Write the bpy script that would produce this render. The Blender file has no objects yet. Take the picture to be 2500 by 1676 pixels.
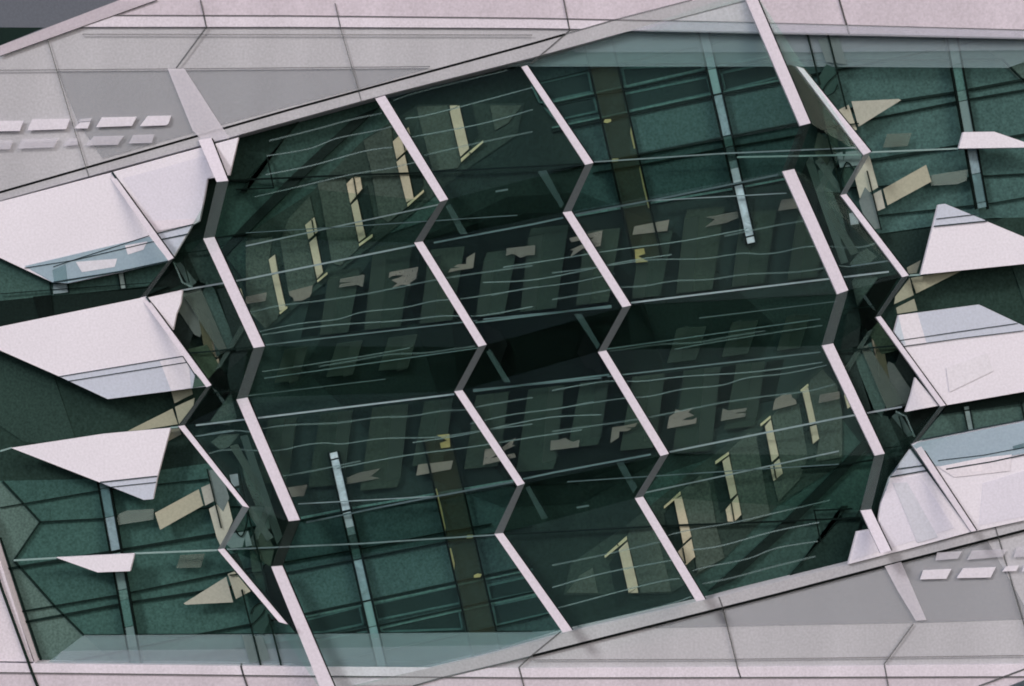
import bpy, bmesh, math, random
random.seed(4)
SC = bpy.context.scene
COL = SC.collection
# ------------------------------------------------------------------ camera, sky, sun, exposure
LENS = 50.0
D = 25.0 * LENS / 36.0          # metres from the camera to the facade plane y = 0
H = 14.0                        # camera height above the street
cam_d = bpy.data.cameras.new('camera'); cam = bpy.data.objects.new('camera', cam_d); COL.objects.link(cam)
cam.location = (0, -D, H); cam.rotation_euler = (math.radians(90), 0, 0)
cam_d.lens = LENS; cam_d.sensor_width = 36; cam_d.clip_end = 4000
SC.camera = cam
SUN_EL, SUN_AZ = math.radians(36), math.radians(-46)     # azimuth from the facade normal, minus = from the left
w = bpy.data.worlds.new('World'); SC.world = w; w.use_nodes = True
nt = w.node_tree; bg = nt.nodes['Background']
sky = nt.nodes.new('ShaderNodeTexSky'); sky.sky_type = 'NISHITA'; sky.sun_disc = False
sky.sun_elevation = SUN_EL; sky.sun_rotation = math.radians(180) + SUN_AZ
sky.air_density = 1.0; sky.dust_density = 4.0; sky.ozone_density = 1.0
nt.links.new(sky.outputs[0], bg.inputs[0]); bg.inputs[1].default_value = 0.09
sl = bpy.data.lights.new('sun', 'SUN'); sl.energy = 1.5; sl.angle = math.radians(11); sl.color = (1.0, 0.95, 0.9)
so = bpy.data.objects.new('sun', sl); COL.objects.link(so)
so.rotation_euler = (math.radians(90) - SUN_EL, 0, SUN_AZ); so.location = (-10, -30, 40)
SC.view_settings.view_transform = 'Standard'; SC.view_settings.look = 'None'
SC.view_settings.exposure = 0.55; SC.view_settings.gamma = 1.0
SC.cycles.filter_width = 1.8; SC.cycles.transparent_max_bounces = 24; SC.cycles.max_bounces = 8
E = (1.07, 1.0, 0.935)             # linear value of a white upright wall in this light

# ------------------------------------------------------------------ materials
def lin(v):
    v /= 255.0
    return v / 12.92 if v <= 0.04045 else ((v + 0.055) / 1.055) ** 2.4
MC = {}
def surface(nt, c, kind, out_shader='bsdf'):
    """Base colour with fine grain and broad mottling of the material itself."""
    N, L = nt.nodes, nt.links
    tc = N.new('ShaderNodeTexCoord')
    n1 = N.new('ShaderNodeTexNoise'); n1.inputs['Scale'].default_value = 17; n1.inputs['Detail'].default_value = 3
    n2 = N.new('ShaderNodeTexNoise'); n2.inputs['Scale'].default_value = 0.55; n2.inputs['Detail'].default_value = 4
    L.new(tc.outputs['Object'], n1.inputs['Vector'])
    mp = N.new('ShaderNodeMapping'); mp.inputs['Scale'].default_value = (1.3, 1, .32) if kind == 'stone' else (1, 1, 1)   # tone stretched into streaks down the stone
    L.new(tc.outputs['Object'], mp.inputs['Vector']); L.new(mp.outputs[0], n2.inputs['Vector'])
    g, b = {'stone': (.50, .42), 'paint': (.34, .12), 'wall': (1.3, .5), 'marble': (.5, 1.2)}[kind]
    if kind == 'marble':
        n2.inputs['Scale'].default_value = 2.2; n2.inputs['Distortion'].default_value = 2.5
    m1 = N.new('ShaderNodeMath'); m1.operation = 'MULTIPLY_ADD'; m1.inputs[1].default_value = g; m1.inputs[2].default_value = 1 - g / 2
    m2 = N.new('ShaderNodeMath'); m2.operation = 'MULTIPLY_ADD'; m2.inputs[1].default_value = b; m2.inputs[2].default_value = 1 - b / 2
    L.new(n1.outputs['Fac'], m1.inputs[0]); L.new(n2.outputs['Fac'], m2.inputs[0])
    mm = N.new('ShaderNodeMath'); mm.operation = 'MULTIPLY'; L.new(m1.outputs[0], mm.inputs[0]); L.new(m2.outputs[0], mm.inputs[1])
    vm = N.new('ShaderNodeVectorMath'); vm.operation = 'SCALE'
    vm.inputs[0].default_value = tuple(min(.86, max(.002, lin(c[i]) / E[i])) for i in range(3))
    L.new(mm.outputs[0], vm.inputs['Scale'])
    return vm.outputs[0], n1
def M(c, kind='wall', rough=.7):
    k = (tuple(c), kind, rough)
    if k in MC: return MC[k]
    m = bpy.data.materials.new(kind + '_%d_%d_%d' % tuple(c)); m.use_nodes = True
    nt = m.node_tree; b = nt.nodes['Principled BSDF']
    col, n1 = surface(nt, c, kind)
    nt.links.new(col, b.inputs['Base Color'])
    b.inputs['Roughness'].default_value = rough
    b.inputs['Specular IOR Level'].default_value = .03 if kind == 'wall' else .2
    if kind == 'stone':
        bp = nt.nodes.new('ShaderNodeBump'); bp.inputs['Strength'].default_value = .15; bp.inputs['Distance'].default_value = .01
        nt.links.new(n1.outputs['Fac'], bp.inputs['Height']); nt.links.new(bp.outputs[0], b.inputs['Normal'])
    MC[k] = m
    return m
def V(c, f, kind='paint'):
    """Fritted (printed) translucent glass: a share f of the face is coloured frit, the rest is clear."""
    k = (tuple(c), 'veil', f)
    if k in MC: return MC[k]
    m = bpy.data.materials.new('frit_%d_%d_%d' % tuple(c)); m.use_nodes = True
    nt = m.node_tree; N, L = nt.nodes, nt.links
    for n in list(N):
        if n.type != 'OUTPUT_MATERIAL': N.remove(n)
    out = [n for n in N if n.type == 'OUTPUT_MATERIAL'][0]
    col, _ = surface(nt, c, kind)
    d = N.new('ShaderNodeBsdfDiffuse'); t = N.new('ShaderNodeBsdfTransparent'); mx = N.new('ShaderNodeMixShader')
    L.new(col, d.inputs['Color']); mx.inputs[0].default_value = f
    L.new(t.outputs[0], mx.inputs[1]); L.new(d.outputs[0], mx.inputs[2]); L.new(mx.outputs[0], out.inputs[0])
    MC[k] = m
    return m
def glass(name, refl, tint):
    m = bpy.data.materials.new(name); m.use_nodes = True
    nt = m.node_tree; N, L = nt.nodes, nt.links
    for n in list(N):
        if n.type != 'OUTPUT_MATERIAL': N.remove(n)
    out = [n for n in N if n.type == 'OUTPUT_MATERIAL'][0]
    g = N.new('ShaderNodeBsdfGlossy'); g.inputs['Roughness'].default_value = .04; g.inputs['Color'].default_value = (.75, .95, .92, 1)
    tc = N.new('ShaderNodeTexCoord'); n1 = N.new('ShaderNodeTexNoise'); n1.inputs['Scale'].default_value = .8
    bp = N.new('ShaderNodeBump'); bp.inputs['Strength'].default_value = .25; bp.inputs['Distance'].default_value = .05
    L.new(tc.outputs['Object'], n1.inputs['Vector']); L.new(n1.outputs['Fac'], bp.inputs['Height']); L.new(bp.outputs[0], g.inputs['Normal'])
    t = N.new('ShaderNodeBsdfTransparent'); t.inputs['Color'].default_value = (*tint, 1)
    mx = N.new('ShaderNodeMixShader'); mx.inputs[0].default_value = refl
    L.new(t.outputs[0], mx.inputs[1]); L.new(g.outputs[0], mx.inputs[2]); L.new(mx.outputs[0], out.inputs[0])
    return m
GLASS = glass('clear_green_glass', .006, (.95, .985, .975))
GLASS_DIM = glass('smoked_green_glass', .004, (.84, .90, .88))

# ------------------------------------------------------------------ geometry helpers
def P(px, py, y):
    """Point of the facade drawing (drawing units of 1 cm, origin top left) on the layer y metres behind the facade line."""
    s = (D + y) / D
    return ((px - 1250) / 100 * s, y, H + (838 - py) / 100 * s)
def R(pts, dx=0, dy=0):
    return [(2648 - x + dx, 1703 - y + dy) for x, y in pts]
def T(name, label, cat, at, y=0, group=None, kind=None):
    o = bpy.data.objects.new(name, None); COL.objects.link(o); o.empty_display_size = .2
    o.location = P(at[0], at[1], y); o['label'] = label; o['category'] = cat
    if group: o['group'] = group
    o['kind'] = kind or 'thing'
    return o
def link(name, vs, fs, mat, parent):
    me = bpy.data.meshes.new(name)
    off = parent.location if parent else (0, 0, 0)
    p = parent
    while p is not None and p.parent is not None: p = p.parent
    base = p.location if p else (0, 0, 0)
    me.from_pydata([(v[0] - base[0], v[1] - base[1], v[2] - base[2]) for v in vs], [], fs)
    bm = bmesh.new(); bm.from_mesh(me); bmesh.ops.recalc_face_normals(bm, faces=bm.faces); bm.to_mesh(me); bm.free()
    me.materials.append(mat)
    o = bpy.data.objects.new(name, me); COL.objects.link(o)
    if parent: o.parent = parent
    return o
def prism(pts, y, th):
    ys = y if isinstance(y, (list, tuple)) else [y] * len(pts)
    n = len(pts)
    a = [P(px, py, yy) for (px, py), yy in zip(pts, ys)]
    vs = a + [(v[0], v[1] + th, v[2]) for v in a]
    fs = [tuple(range(n)), tuple(range(2 * n - 1, n - 1, -1))] + [(i, (i + 1) % n, n + (i + 1) % n, n + i) for i in range(n)]
    return vs, fs
def poly(parent, name, pts, y, th, mat):
    vs, fs = prism(pts, y, th)
    return link(name, vs, fs, mat, parent)
def merge(chunks):
    V_, F_ = [], []
    for vs, fs in chunks:
        b = len(V_); V_ += vs; F_ += [tuple(i + b for i in f) for f in fs]
    return V_, F_
def ribbon(pts, w, y, th):
    n = len(pts); Lp, Rp = [], []
    for i, (x, yy) in enumerate(pts):
        a = pts[max(0, i - 1)]; b = pts[min(n - 1, i + 1)]
        dx, dy = b[0] - a[0], b[1] - a[1]; l = math.hypot(dx, dy) or 1
        nx, ny = -dy / l * w / 2, dx / l * w / 2
        if 0 < i < n - 1:      # mitre
            d1x, d1y = x - a[0], yy - a[1]; l1 = math.hypot(d1x, d1y) or 1
            c = max(.5, abs((d1x * dx + d1y * dy) / l1 / l)); nx /= c; ny /= c
        Lp.append((x + nx, yy + ny)); Rp.append((x - nx, yy - ny))
    return prism(Lp + Rp[::-1], y, th)
def line(parent, name, pts, w, y, th, mat):
    vs, fs = ribbon(pts, w, y, th)
    return link(name, vs, fs, mat, parent)
def lines(parent, name, items, y, th, mat):
    for p, w_ in items: line(parent, name, p, w_, y, th, mat)
def smooth(pts, k=5):
    out = []
    for i in range(len(pts) - 1):
        p0 = pts[max(0, i - 1)]; p1 = pts[i]; p2 = pts[i + 1]; p3 = pts[min(len(pts) - 1, i + 2)]
        for j in range(k):
            t = j / k
            out.append(tuple(.5 * (2 * p1[a] + (p2[a] - p0[a]) * t + (2 * p0[a] - 5 * p1[a] + 4 * p2[a] - p3[a]) * t * t
                                   + (3 * p1[a] - p0[a] - 3 * p2[a] + p3[a]) * t ** 3) for a in (0, 1)))
    return out + [pts[-1]]
def along(pts, x):
    for (x0, y0), (x1, y1) in zip(pts, pts[1:]):
        if min(x0, x1) <= x <= max(x0, x1): return y0 + (y1 - y0) * (x - x0) / (x1 - x0)

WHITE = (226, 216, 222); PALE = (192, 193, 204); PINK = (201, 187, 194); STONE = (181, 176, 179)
STONE_D = (158, 157, 160); BLACK = (14, 20, 18)
TOPS = ('upper', 'lower')

# ------------------------------------------------------------------ street and ground (below the picture)
gm = bpy.data.materials.new('asphalt'); gm.use_nodes = True
gb = gm.node_tree.nodes['Principled BSDF']; gn = gm.node_tree.nodes.new('ShaderNodeTexNoise'); gn.inputs['Scale'].default_value = 40
gr = gm.node_tree.nodes.new('ShaderNodeValToRGB'); gr.color_ramp.elements[0].color = (.04, .04, .042, 1); gr.color_ramp.elements[1].color = (.07, .07, .07, 1)
gm.node_tree.links.new(gn.outputs['Fac'], gr.inputs[0]); gm.node_tree.links.new(gr.outputs[0], gb.inputs['Base Color']); gb.inputs['Roughness'].default_value = .9
g = link('ground', [(-900, -900, 0), (900, -900, 0), (900, 900, 0), (-900, 900, 0)], [(0, 1, 2, 3)], gm, None)
g['kind'] = 'structure'; g['label'] = 'dark asphalt street far below the facade'; g['category'] = 'ground'

# ------------------------------------------------------------------ the dark courtyard wall behind all the glass
Y0 = .42
bw = T('courtyard_wall', 'dark green courtyard wall behind the folded glass', 'wall', (1250, 1400), Y0)
poly(bw, 'wall_face', [(-400, -300), (2900, -300), (2900, 2000), (-400, 2000)], Y0, .3, M((36, 51, 47)))
ZN = [0]
def zone(name, pts, c, y=None, both=True, dx=0, dy=0, parent=None, c2=None):
    ZN[0] += 1
    yy = (Y0 - .02 if y is None else y) - .0012 * ZN[0]
    poly(parent or bw, name, pts, yy, .015, M(c))
    if both: poly(parent or bw, name, R(pts, dx, dy), yy, .015, M(c2 or c))
# broad wall panels; their tones paint the lighter sides and dark middle
zone('bay_panel', [(930, 240), (1275, 160), (1440, 400), (1385, 515), (1530, 750), (1470, 858), (1615, 1100), (1545, 1216), (1700, 1470), (1380, 1540),
                    (1215, 1304), (1275, 1185), (1115, 955), (1180, 845), (1020, 592), (1085, 490)], (31, 45, 41), both=False)
# overlapping dark veils that paint the fade to a dark middle
DARK_VEILS = [([(900, 640), (1240, 480), (1420, 470), (1640, 560), (1900, 800), (1760, 1040), (1420, 1230), (1230, 1240), (1000, 1150), (740, 900)], .13),
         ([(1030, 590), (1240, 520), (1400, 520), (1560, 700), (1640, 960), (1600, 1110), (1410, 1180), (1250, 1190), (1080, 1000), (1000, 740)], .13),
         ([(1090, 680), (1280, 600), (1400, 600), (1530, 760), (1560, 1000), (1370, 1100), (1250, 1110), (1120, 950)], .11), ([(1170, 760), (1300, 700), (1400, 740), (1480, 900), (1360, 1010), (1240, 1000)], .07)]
for i_, (q_, f_) in enumerate(DARK_VEILS): poly(bw, 'smoked_glass', q_, .346 - .003 * i_, .002, V((7, 13, 10), f_))
zone('teal_panel', [(540, 345), (925, 240), (1080, 490), (1040, 540), (600, 690), (500, 560), (560, 440)], (50, 72, 66))
zone('teal_panel', [(735, 1270), (1262, 1182), (1215, 1300), (1225, 1310), (1375, 1536), (1200, 1590), (790, 1640), (690, 1380)], (47, 68, 66))
zone('teal_panel', [(700, 1405), (1110, 1325), (1110, 1423), (738, 1500)], (58, 82, 79), y=Y0 - .04)
zone('dark_panel', [(625, 985), (1115, 958), (1270, 1185), (1150, 1185), (740, 1262), (610, 1020)], (33, 47, 44))
zone('dark_panel', [(-300, 800), (430, 640), (560, 900), (430, 1060), (200, 1190), (-300, 1200)], (40, 57, 51), dx=14, dy=12)
zone('teal_panel', [(-300, 1180), (240, 1170), (520, 1130), (640, 1300), (650, 1420), (730, 1560), (200, 1640), (-300, 1640)], (58, 86, 80), dx=6, dy=0, c2=(66, 92, 88))  # upper copy coloured lighter to offset the stone wall's shade
zone('grey_panel', [(-300, 1300), (0, 1176), (97, 1275), (33, 1369), (131, 1479), (204, 1552), (300, 1640), (-300, 1700)], (84, 104, 97), y=Y0 - .04, dx=6, dy=6)
zone('dark_panel', [(-60, 830), (125, 900), (190, 1090), (60, 1080), (-60, 1000)], (46, 64, 58), y=Y0 - .04)

# pale veils added to lighten the wall's edges by the stone
for k, (pts, pts2) in enumerate([
        ([(204, 1552), (700, 1549), (1300, 1544), (1470, 1530), (1470, 1660), (60, 1660)], [(150, 1590), (700, 1585), (1250, 1575), (1300, 1660), (100, 1660)]),
        ([(1200, 163), (1959, 163), (2400, 166), (2460, 166), (2620, 110), (2620, 40), (1200, 40)], [(1400, 128), (2000, 128), (2560, 122), (2560, 60), (1400, 60)])]):
    t = T('frosted_ledge', ['pale frosted glass ledge along the lower edge of the courtyard', 'pale frosted glass ledge along the upper edge of the courtyard'][k], 'glass ledge',
          (900, [1590, 120][k]), .1, 'frosted ledges')
    poly(t, 'frosted_sheet', pts, .12, .02, V((146, 166, 168), .30))
    poly(t, 'frosted_border', pts2, .08, .02, V((180, 188, 196), .14))

# ------------------------------------------------------------------ transoms and spandrels of the lower-left / upper-right glazed wall
tr = [([(-60, 1402), (0, 1393), (526, 1305), (625, 1288)], 8), ([(41, 1496), (293, 1453), (560, 1398), (655, 1380)], 5), ([(49, 1522), (322, 1471), (548, 1437), (600, 1425)], 7),
      ([(120, 1627), (163, 1619), (475, 1552), (686, 1511)], 6), ([(6, 1176), (97, 1275), (33, 1369), (131, 1479), (204, 1552)], 5),
      ([(97, 1275), (249, 1267), (373, 1252), (507, 1241), (603, 1237)], 4), ([(0, 1240), (233, 1200), (507, 1170)], 3), ([(0, 1313), (100, 1613)], 5),
      ([(204, 1552), (700, 1549)], 5)]
tr2 = [([(732, 1272), (833, 1253), (1257, 1180)], 7), ([(692, 1374), (877, 1342), (1085, 1300), (1200, 1280)], 4), ([(699, 1401), (887, 1364), (1094, 1323), (1215, 1302), (1300, 1286)], 6),
       ([(740, 1501), (906, 1466), (1113, 1422), (1300, 1383)], 7), ([(769, 1559), (897, 1535), (1126, 1484), (1320, 1442)], 5), ([(798, 1621), (938, 1590), (1142, 1547), (1340, 1500)], 4),
       ([(600, 1618), (1078, 1618)], 3), ([(700, 1549), (1300, 1544)], 6)]
sp = [[(912, 1476), (1117, 1431), (1123, 1473), (922, 1514)], [(750, 1514), (877, 1482), (887, 1524), (791, 1544), (756, 1546)], [(928, 1533), (1120, 1490), (1129, 1536), (935, 1543)],
      [(1190, 1431), (1290, 1409), (1320, 1442), (1199, 1466)], [(1203, 1479), (1330, 1452), (1350, 1495), (1212, 1527)]]
for k in (0, 1):
    f = (lambda p: p) if k == 0 else (lambda p: R(p))
    f2 = (lambda p: p) if k == 0 else (lambda p: R(p, 4, -6))
    t = T('glazed_wall', ['teal glazed wall with black transoms, lower left, below the white slabs', 'teal glazed wall with black transoms, upper right, above the white slabs'][k], 'glazed wall',
          f([(350, 1600)])[0], .3, 'teal glazed walls')
    for p, w_ in tr: line(t, 'transom', f2(p), w_ * .8, .33, .04, M((24, 38, 35)))
    t = T('spandrel_wall', ['teal spandrel wall with recessed panels under the lowest folded storey', 'teal spandrel wall with recessed panels above the topmost folded storey'][k], 'spandrel wall',
          f([(1000, 1600)])[0], .3, 'spandrel walls')
    for p, w_ in tr2: line(t, 'transom', f(p), w_ * .8, .33, .07, M((20, 33, 30)))
    for q in sp:
        poly(t, 'spandrel_panel', f(q), .365, .02, M((30, 46, 44)))
        c = q + [q[0]]
        vs, fs = merge([ribbon(f([a, b]), 5, .35, .05) for a, b in zip(c, c[1:])])
        link('panel_frame', vs, fs, M((58, 86, 82)), t)
    # pale edge that runs above the main transom
    lines(t, 'sill_edge', [(f([(732, 1266), (833, 1246), (1257, 1173)]), 5), (f([(740, 1508), (906, 1474), (1113, 1430), (1300, 1391)]), 4),
                           (f([(769, 1566), (897, 1542), (1126, 1491), (1320, 1449)]), 4)], .34, .06, M((74, 104, 98)))

# ------------------------------------------------------------------ piers and lit windows of the upper-left / lower-right wall
piers = [[(600, 590), (664, 578), (657, 636), (683, 760), (676, 779), (648, 802), (613, 767), (600, 700)],
         [(756, 480), (767, 528), (745, 550), (772, 687), (759, 703), (705, 719), (684, 588), (705, 534)],
         [(775, 448), (842, 429), (846, 451), (877, 604), (830, 649), (810, 642), (785, 496)],
         [(887, 344), (954, 306), (959, 346), (995, 505), (948, 543), (925, 528), (906, 416)],
         [(1018, 261), (1091, 258), (1126, 395), (1117, 411), (1056, 418), (1021, 281)],
         [(1196, 258), (1273, 258), (1240, 300), (1209, 319)]]
wins = [  # upper light, main light, bottom light, glazing bar
    ([(656, 634), (671, 622), (678, 663), (663, 668)], [(664, 673), (678, 668), (697, 751), (683, 760)], [(683, 768), (701, 753), (700, 748), (682, 763)], [(673, 622), (680, 662)]),
    ([(745, 550), (767, 531), (775, 566), (753, 585)], [(755, 593), (771, 578), (788, 665), (774, 681)], [(775, 690), (799, 670), (798, 665), (774, 685)], [(761, 537), (768, 574)]),
    ([(846, 449), (863, 432), (879, 432), (884, 461), (855, 496)], [(857, 501), (872, 487), (892, 579), (876, 591)], [(877, 602), (909, 579), (909, 572), (876, 596)], [(863, 432), (871, 480)]),
    ([(959, 346), (997, 311), (1004, 340), (1006, 354), (968, 389)], [(968, 396), (988, 378), (1010, 485), (992, 494)], [(995, 505), (1035, 469), (1034, 464), (994, 498)], [(982, 330), (989, 368)]),
    ([(1098, 258), (1117, 258), (1100, 270)], [(1098, 272), (1121, 258), (1145, 363), (1124, 383)], [(1126, 396), (1180, 348), (1179, 343), (1125, 388)], [(1146, 372), (1150, 378)])]
CREAM = (172, 164, 140)
wall_names = ['olive wall of tall cream windows in the upper left, seen through the glass', 'olive wall of tall cream windows in the lower right, seen through the glass']
OFFW = (8, 3)
for k in (0, 1):
    f = (lambda p: p) if k == 0 else (lambda p: R(p, *OFFW))
    t = T('window_wall', wall_names[k], 'window wall', f([(900, 600)])[0], .3, 'walls with tall cream windows')
    poly(t, 'wall_face', f([(604, 572), (760, 470), (890, 340), (1020, 256), (1280, 252), (1262, 330), (1130, 420), (960, 560), (820, 668), (650, 812), (600, 730)]), .372, .006, M((46, 60, 54)))
    for q in piers: poly(t, 'pier', f(q), .34, .05, M((66, 78, 70)))
    for q in ([(590, 300), (600, 543), (718, 424), (865, 287), (925, 262), (906, 280), (753, 422), (606, 569), (548, 630), (525, 660), (530, 620)][1:],):
        poly(t, 'diagonal_beam', f(q), .30, .06, M((25, 36, 33)))
    poly(t, 'diagonal_beam', f([(724, 297), (736, 290), (612, 434), (600, 470), (585, 470)]), .30, .06, M((27, 40, 36)))
    poly(t, 'diagonal_beam', f([(556, 430), (583, 336), (735, 292), (606, 436), (600, 446), (556, 442)]), .33, .04, M((30, 46, 41)))
    lines(t, 'glazing_line', [(f([(555, 441), (850, 428), (999, 423), (1300, 407), (1420, 400)]), 4), (f([(652, 383), (668, 460)]), 3), (f([(575, 463), (668, 459)]), 3), (f([(520, 583), (600, 570), (700, 562)]), 4)], .24, .05, M((16, 26, 24)))
    for up, mn, lo, bar in wins:
        wn = poly(t, 'window', f(mn), .29, .06, M(CREAM, 'paint'))
        poly(wn, 'upper_light', f(up), .29, .06, M(CREAM, 'paint'))
        poly(wn, 'lower_light', f(lo), .29, .06, M((178, 172, 138), 'paint'))
        line(wn, 'glazing_bar', f(list(bar)), 3, .27, .02, M((40, 48, 40)))
        xs = sorted(mn, key=lambda p: p[0]); rr = [mn[1], mn[2]]
        poly(t, 'reveal', f([(rr[0][0] + 1, rr[0][1] - 10), (rr[0][0] + 24, rr[0][1] - 34), (rr[1][0] + 24, rr[1][1] - 34), (rr[1][0] + 1, rr[1][1])]), .35, .03, M((30, 43, 40)))
    if k == 0:
        for q in ([(503, 779), (510, 778), (532, 872), (525, 872)], [(580, 708), (587, 704), (598, 740), (592, 742)], [(526, 880), (533, 876), (535, 896), (529, 902)]): poly(t, 'window', q, .2, .06, M(CREAM, 'paint'))
    else:
        for q in ([(2122, 812), (2128, 800), (2132, 805), (2126, 816)], [(2129, 828), (2136, 826), (2152, 918), (2146, 922)], [(2062, 967), (2065, 960), (2078, 992), (2070, 998)]): poly(t, 'window', q, .2, .06, M(CREAM, 'paint'))

# ------------------------------------------------------------------ slender concrete columns deep behind the middle glass
cols = []
for i in range(10):                      # an even row of columns, leaning a little with the wall behind
    x = 655 + 127 * i; y = 1030 - .118 * (x - 622); wd = 70 + 9 * (i % 3); hh = 158 + 22 * ((i * 7) % 3)
    cols.append([(x, y), (x + wd, y - .118 * wd), (x + wd - 20, y + hh - 30), (x + wd - 28, y + hh - 8), (x - 30, y + hh)])
    if i < 3: cols.append([(x + 40, y - 172), (x + 40 + wd * .8, y - 180), (x + wd * .8 + 16, y - 96), (x + 14, y - 90)])
colname = {0: 'left', 1: 'right'}
for k in (0, 1):
    f = (lambda p: p) if k == 0 else (lambda p: R(p))
    t = T('colonnade', ['dim row of grey green columns in the lower middle, behind rippled glass', 'dim row of grey green columns in the upper middle, behind rippled glass'][k], 'colonnade', f([(1100, 1100)])[0], .3, 'dim colonnades')
    for i, q in enumerate(cols):
        c = poly(t, 'column', f(q), .27 + .003 * i, .06 - .003 * i, M([(41, 54, 47), (44, 56, 48), (38, 51, 44)][i % 3]) if len(q) == 5 else V((52, 66, 58), .5))
        (ax, ay), (bx, by) = q[0], q[1]
        poly(c, 'column_edge', f([(ax + .55 * (bx - ax), ay + .55 * (by - ay)), (bx, by), q[2], (q[2][0] - .4 * (bx - ax), q[2][1] + 8)]), .267 + .003 * i, .002, V((60, 74, 66), .30))
        d = [(bx + 4, by), (bx + 46, by - 5), (bx + 22, by + 96), (bx - 22, by + 104)]
        if len(q) == 5: poly(t, 'gap', f(d), .405 + .0006 * i, .004, V((12, 19, 16), .22))
    # dark recesses next to the folds
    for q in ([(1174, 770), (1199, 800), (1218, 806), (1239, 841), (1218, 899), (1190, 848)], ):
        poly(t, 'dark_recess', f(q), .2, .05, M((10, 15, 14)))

# ------------------------------------------------------------------ ceiling-light reflections in the glass, built as pale patches: two rows
glints = [[(600, 725), (651, 714), (648, 735), (625, 739), (600, 743)],
          [(705, 712), (763, 697), (760, 716), (756, 725), (737, 735), (718, 736), (716, 728), (707, 722)],
          [(831, 681), (890, 671), (885, 701), (872, 696), (826, 703), (830, 694), (860, 689), (829, 690)],
          [(951, 665), (1021, 652), (1016, 681), (1002, 690), (1001, 699), (985, 695), (957, 703), (970, 692), (955, 684), (975, 678), (985, 672), (958, 674), (949, 679)],
          [(1139, 630), (1160, 617), (1155, 655), (1120, 660), (1094, 666), (1100, 656), (1125, 654), (1108, 652), (1118, 646), (1138, 645)],
          [(1237, 607), (1307, 599), (1305, 623), (1285, 624), (1270, 630), (1262, 624), (1250, 620), (1235, 625)],
          [(1390, 582), (1471, 563), (1466, 601), (1440, 606), (1423, 607), (1391, 630), (1400, 612), (1392, 611), (1420, 598), (1452, 580), (1430, 584), (1395, 592)],
          [(1549, 553), (1634, 537), (1629, 564), (1544, 574)],
          [(1723, 531), (1803, 516), (1803, 532), (1775, 544), (1721, 555), (1745, 536)],
          [(1908, 488), (1947, 484), (1950, 508), (1900, 515)]]
for k in (0, 1):
    f = (lambda p: p) if k == 0 else (lambda p: R(p, 2, -4))
    t = T('blind_row', ['upper row of torn looking pinkish grey blinds reflected across the middle', 'lower row of torn looking pinkish grey blinds reflected across the middle'][k], 'blinds', f([(1270, 620)])[0], .25, 'rows of pale blinds')
    for i, q in enumerate(glints):
        poly(t, 'blind', f(q), .22, .03, V([(134, 128, 120), (126, 122, 112), (118, 117, 109)][i % 3], (.62, .7, .55)[i % 3] if 1 <= i <= 7 else .36))

# ------------------------------------------------------------------ yellowish lift shafts
for k in (0, 1):
    f = (lambda p: p) if k == 0 else (lambda p: R(p, 1, -1))
    t = T('lift_shaft', ['olive brown lift shaft between black rails, lower of two', 'olive brown lift shaft between black rails, upper of two'][k], 'lift shaft', f([(1150, 1590)])[0], .25, 'olive lift shafts')
    poly(t, 'shaft_wall', f([(1034, 1072), (1100, 1069), (1222, 1600), (1154, 1600)]), .235, .02, V((58, 61, 44), .25))
    for a, b in (((1032, 1071), (1157, 1612)), ((1102, 1068), (1226, 1604))): line(t, 'rail', f([a, b]), 5, .2, .05, M((12, 20, 18)))
    poly(t, 'lamp', f([(1067, 1063), (1097, 1060), (1099, 1092), (1077, 1095), (1074, 1082), (1092, 1076), (1080, 1070)]), .21, .02, M((148, 138, 88), 'paint'))
    poly(t, 'light_slot', f([(1062, 1195), (1066, 1193), (1078, 1240), (1088, 1290), (1086, 1300), (1076, 1250)]), .21, .02, M((118, 116, 76), 'paint'))
    poly(t, 'light_slot', f([(1098, 1340), (1101, 1338), (1110, 1376), (1109, 1396)]), .21, .02, M((128, 124, 84), 'paint'))
    poly(t, 'lamp', f([(1157, 1405), (1166, 1401), (1176, 1403), (1172, 1410), (1157, 1411)]), .21, .02, M((150, 144, 96), 'paint'))
    poly(t, 'lamp', f([(1140, 1307), (1156, 1306), (1154, 1314), (1139, 1315)]), .21, .02, M((130, 128, 88), 'paint'))

# ------------------------------------------------------------------ tall glazed light strips
def strip(name, label, f, L0, L1, R0, R1, segs, fy=.16):
    t = T(name, label, 'light strip', f([L1])[0], fy, 'glazed light strips')
    yl = lambda a, b, y: a[0] + (b[0] - a[0]) * (y - a[1]) / (b[1] - a[1])
    for (ya, yb, c, kind) in segs:
        q = [(yl(L0, L1, ya) + 2, ya + 2), (yl(R0, R1, ya) - 2, ya - 3), (yl(R0, R1, yb) - 2, yb - 3), (yl(L0, L1, yb) + 2, yb + 2)]
        poly(t, 'pane', f(q), fy, .04, M(c, kind, .35))
    line(t, 'edge_bar', f([L0, L1]), 5, fy - .02, .08, M((13, 22, 20))); line(t, 'edge_bar', f([R0, R1]), 5, fy - .02, .08, M((13, 22, 20)))
    return t
segs1 = [(1106, 1120, (190, 196, 202), 'marble'), (1124, 1246, (172, 182, 190), 'marble'), (1252, 1288, (160, 168, 174), 'paint'), (1289, 1306, (92, 110, 110), 'wall'), (1307, 1340, (50, 66, 64), 'wall'), (1342, 1366, (54, 78, 74), 'wall'),
         (1369, 1420, (120, 140, 146), 'marble'), (1420, 1466, (112, 134, 138), 'marble'), (1471, 1530, (108, 138, 136), 'paint'), (1532, 1560, (110, 140, 140), 'paint'), (1561, 1640, (132, 146, 150), 'paint')]
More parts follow.
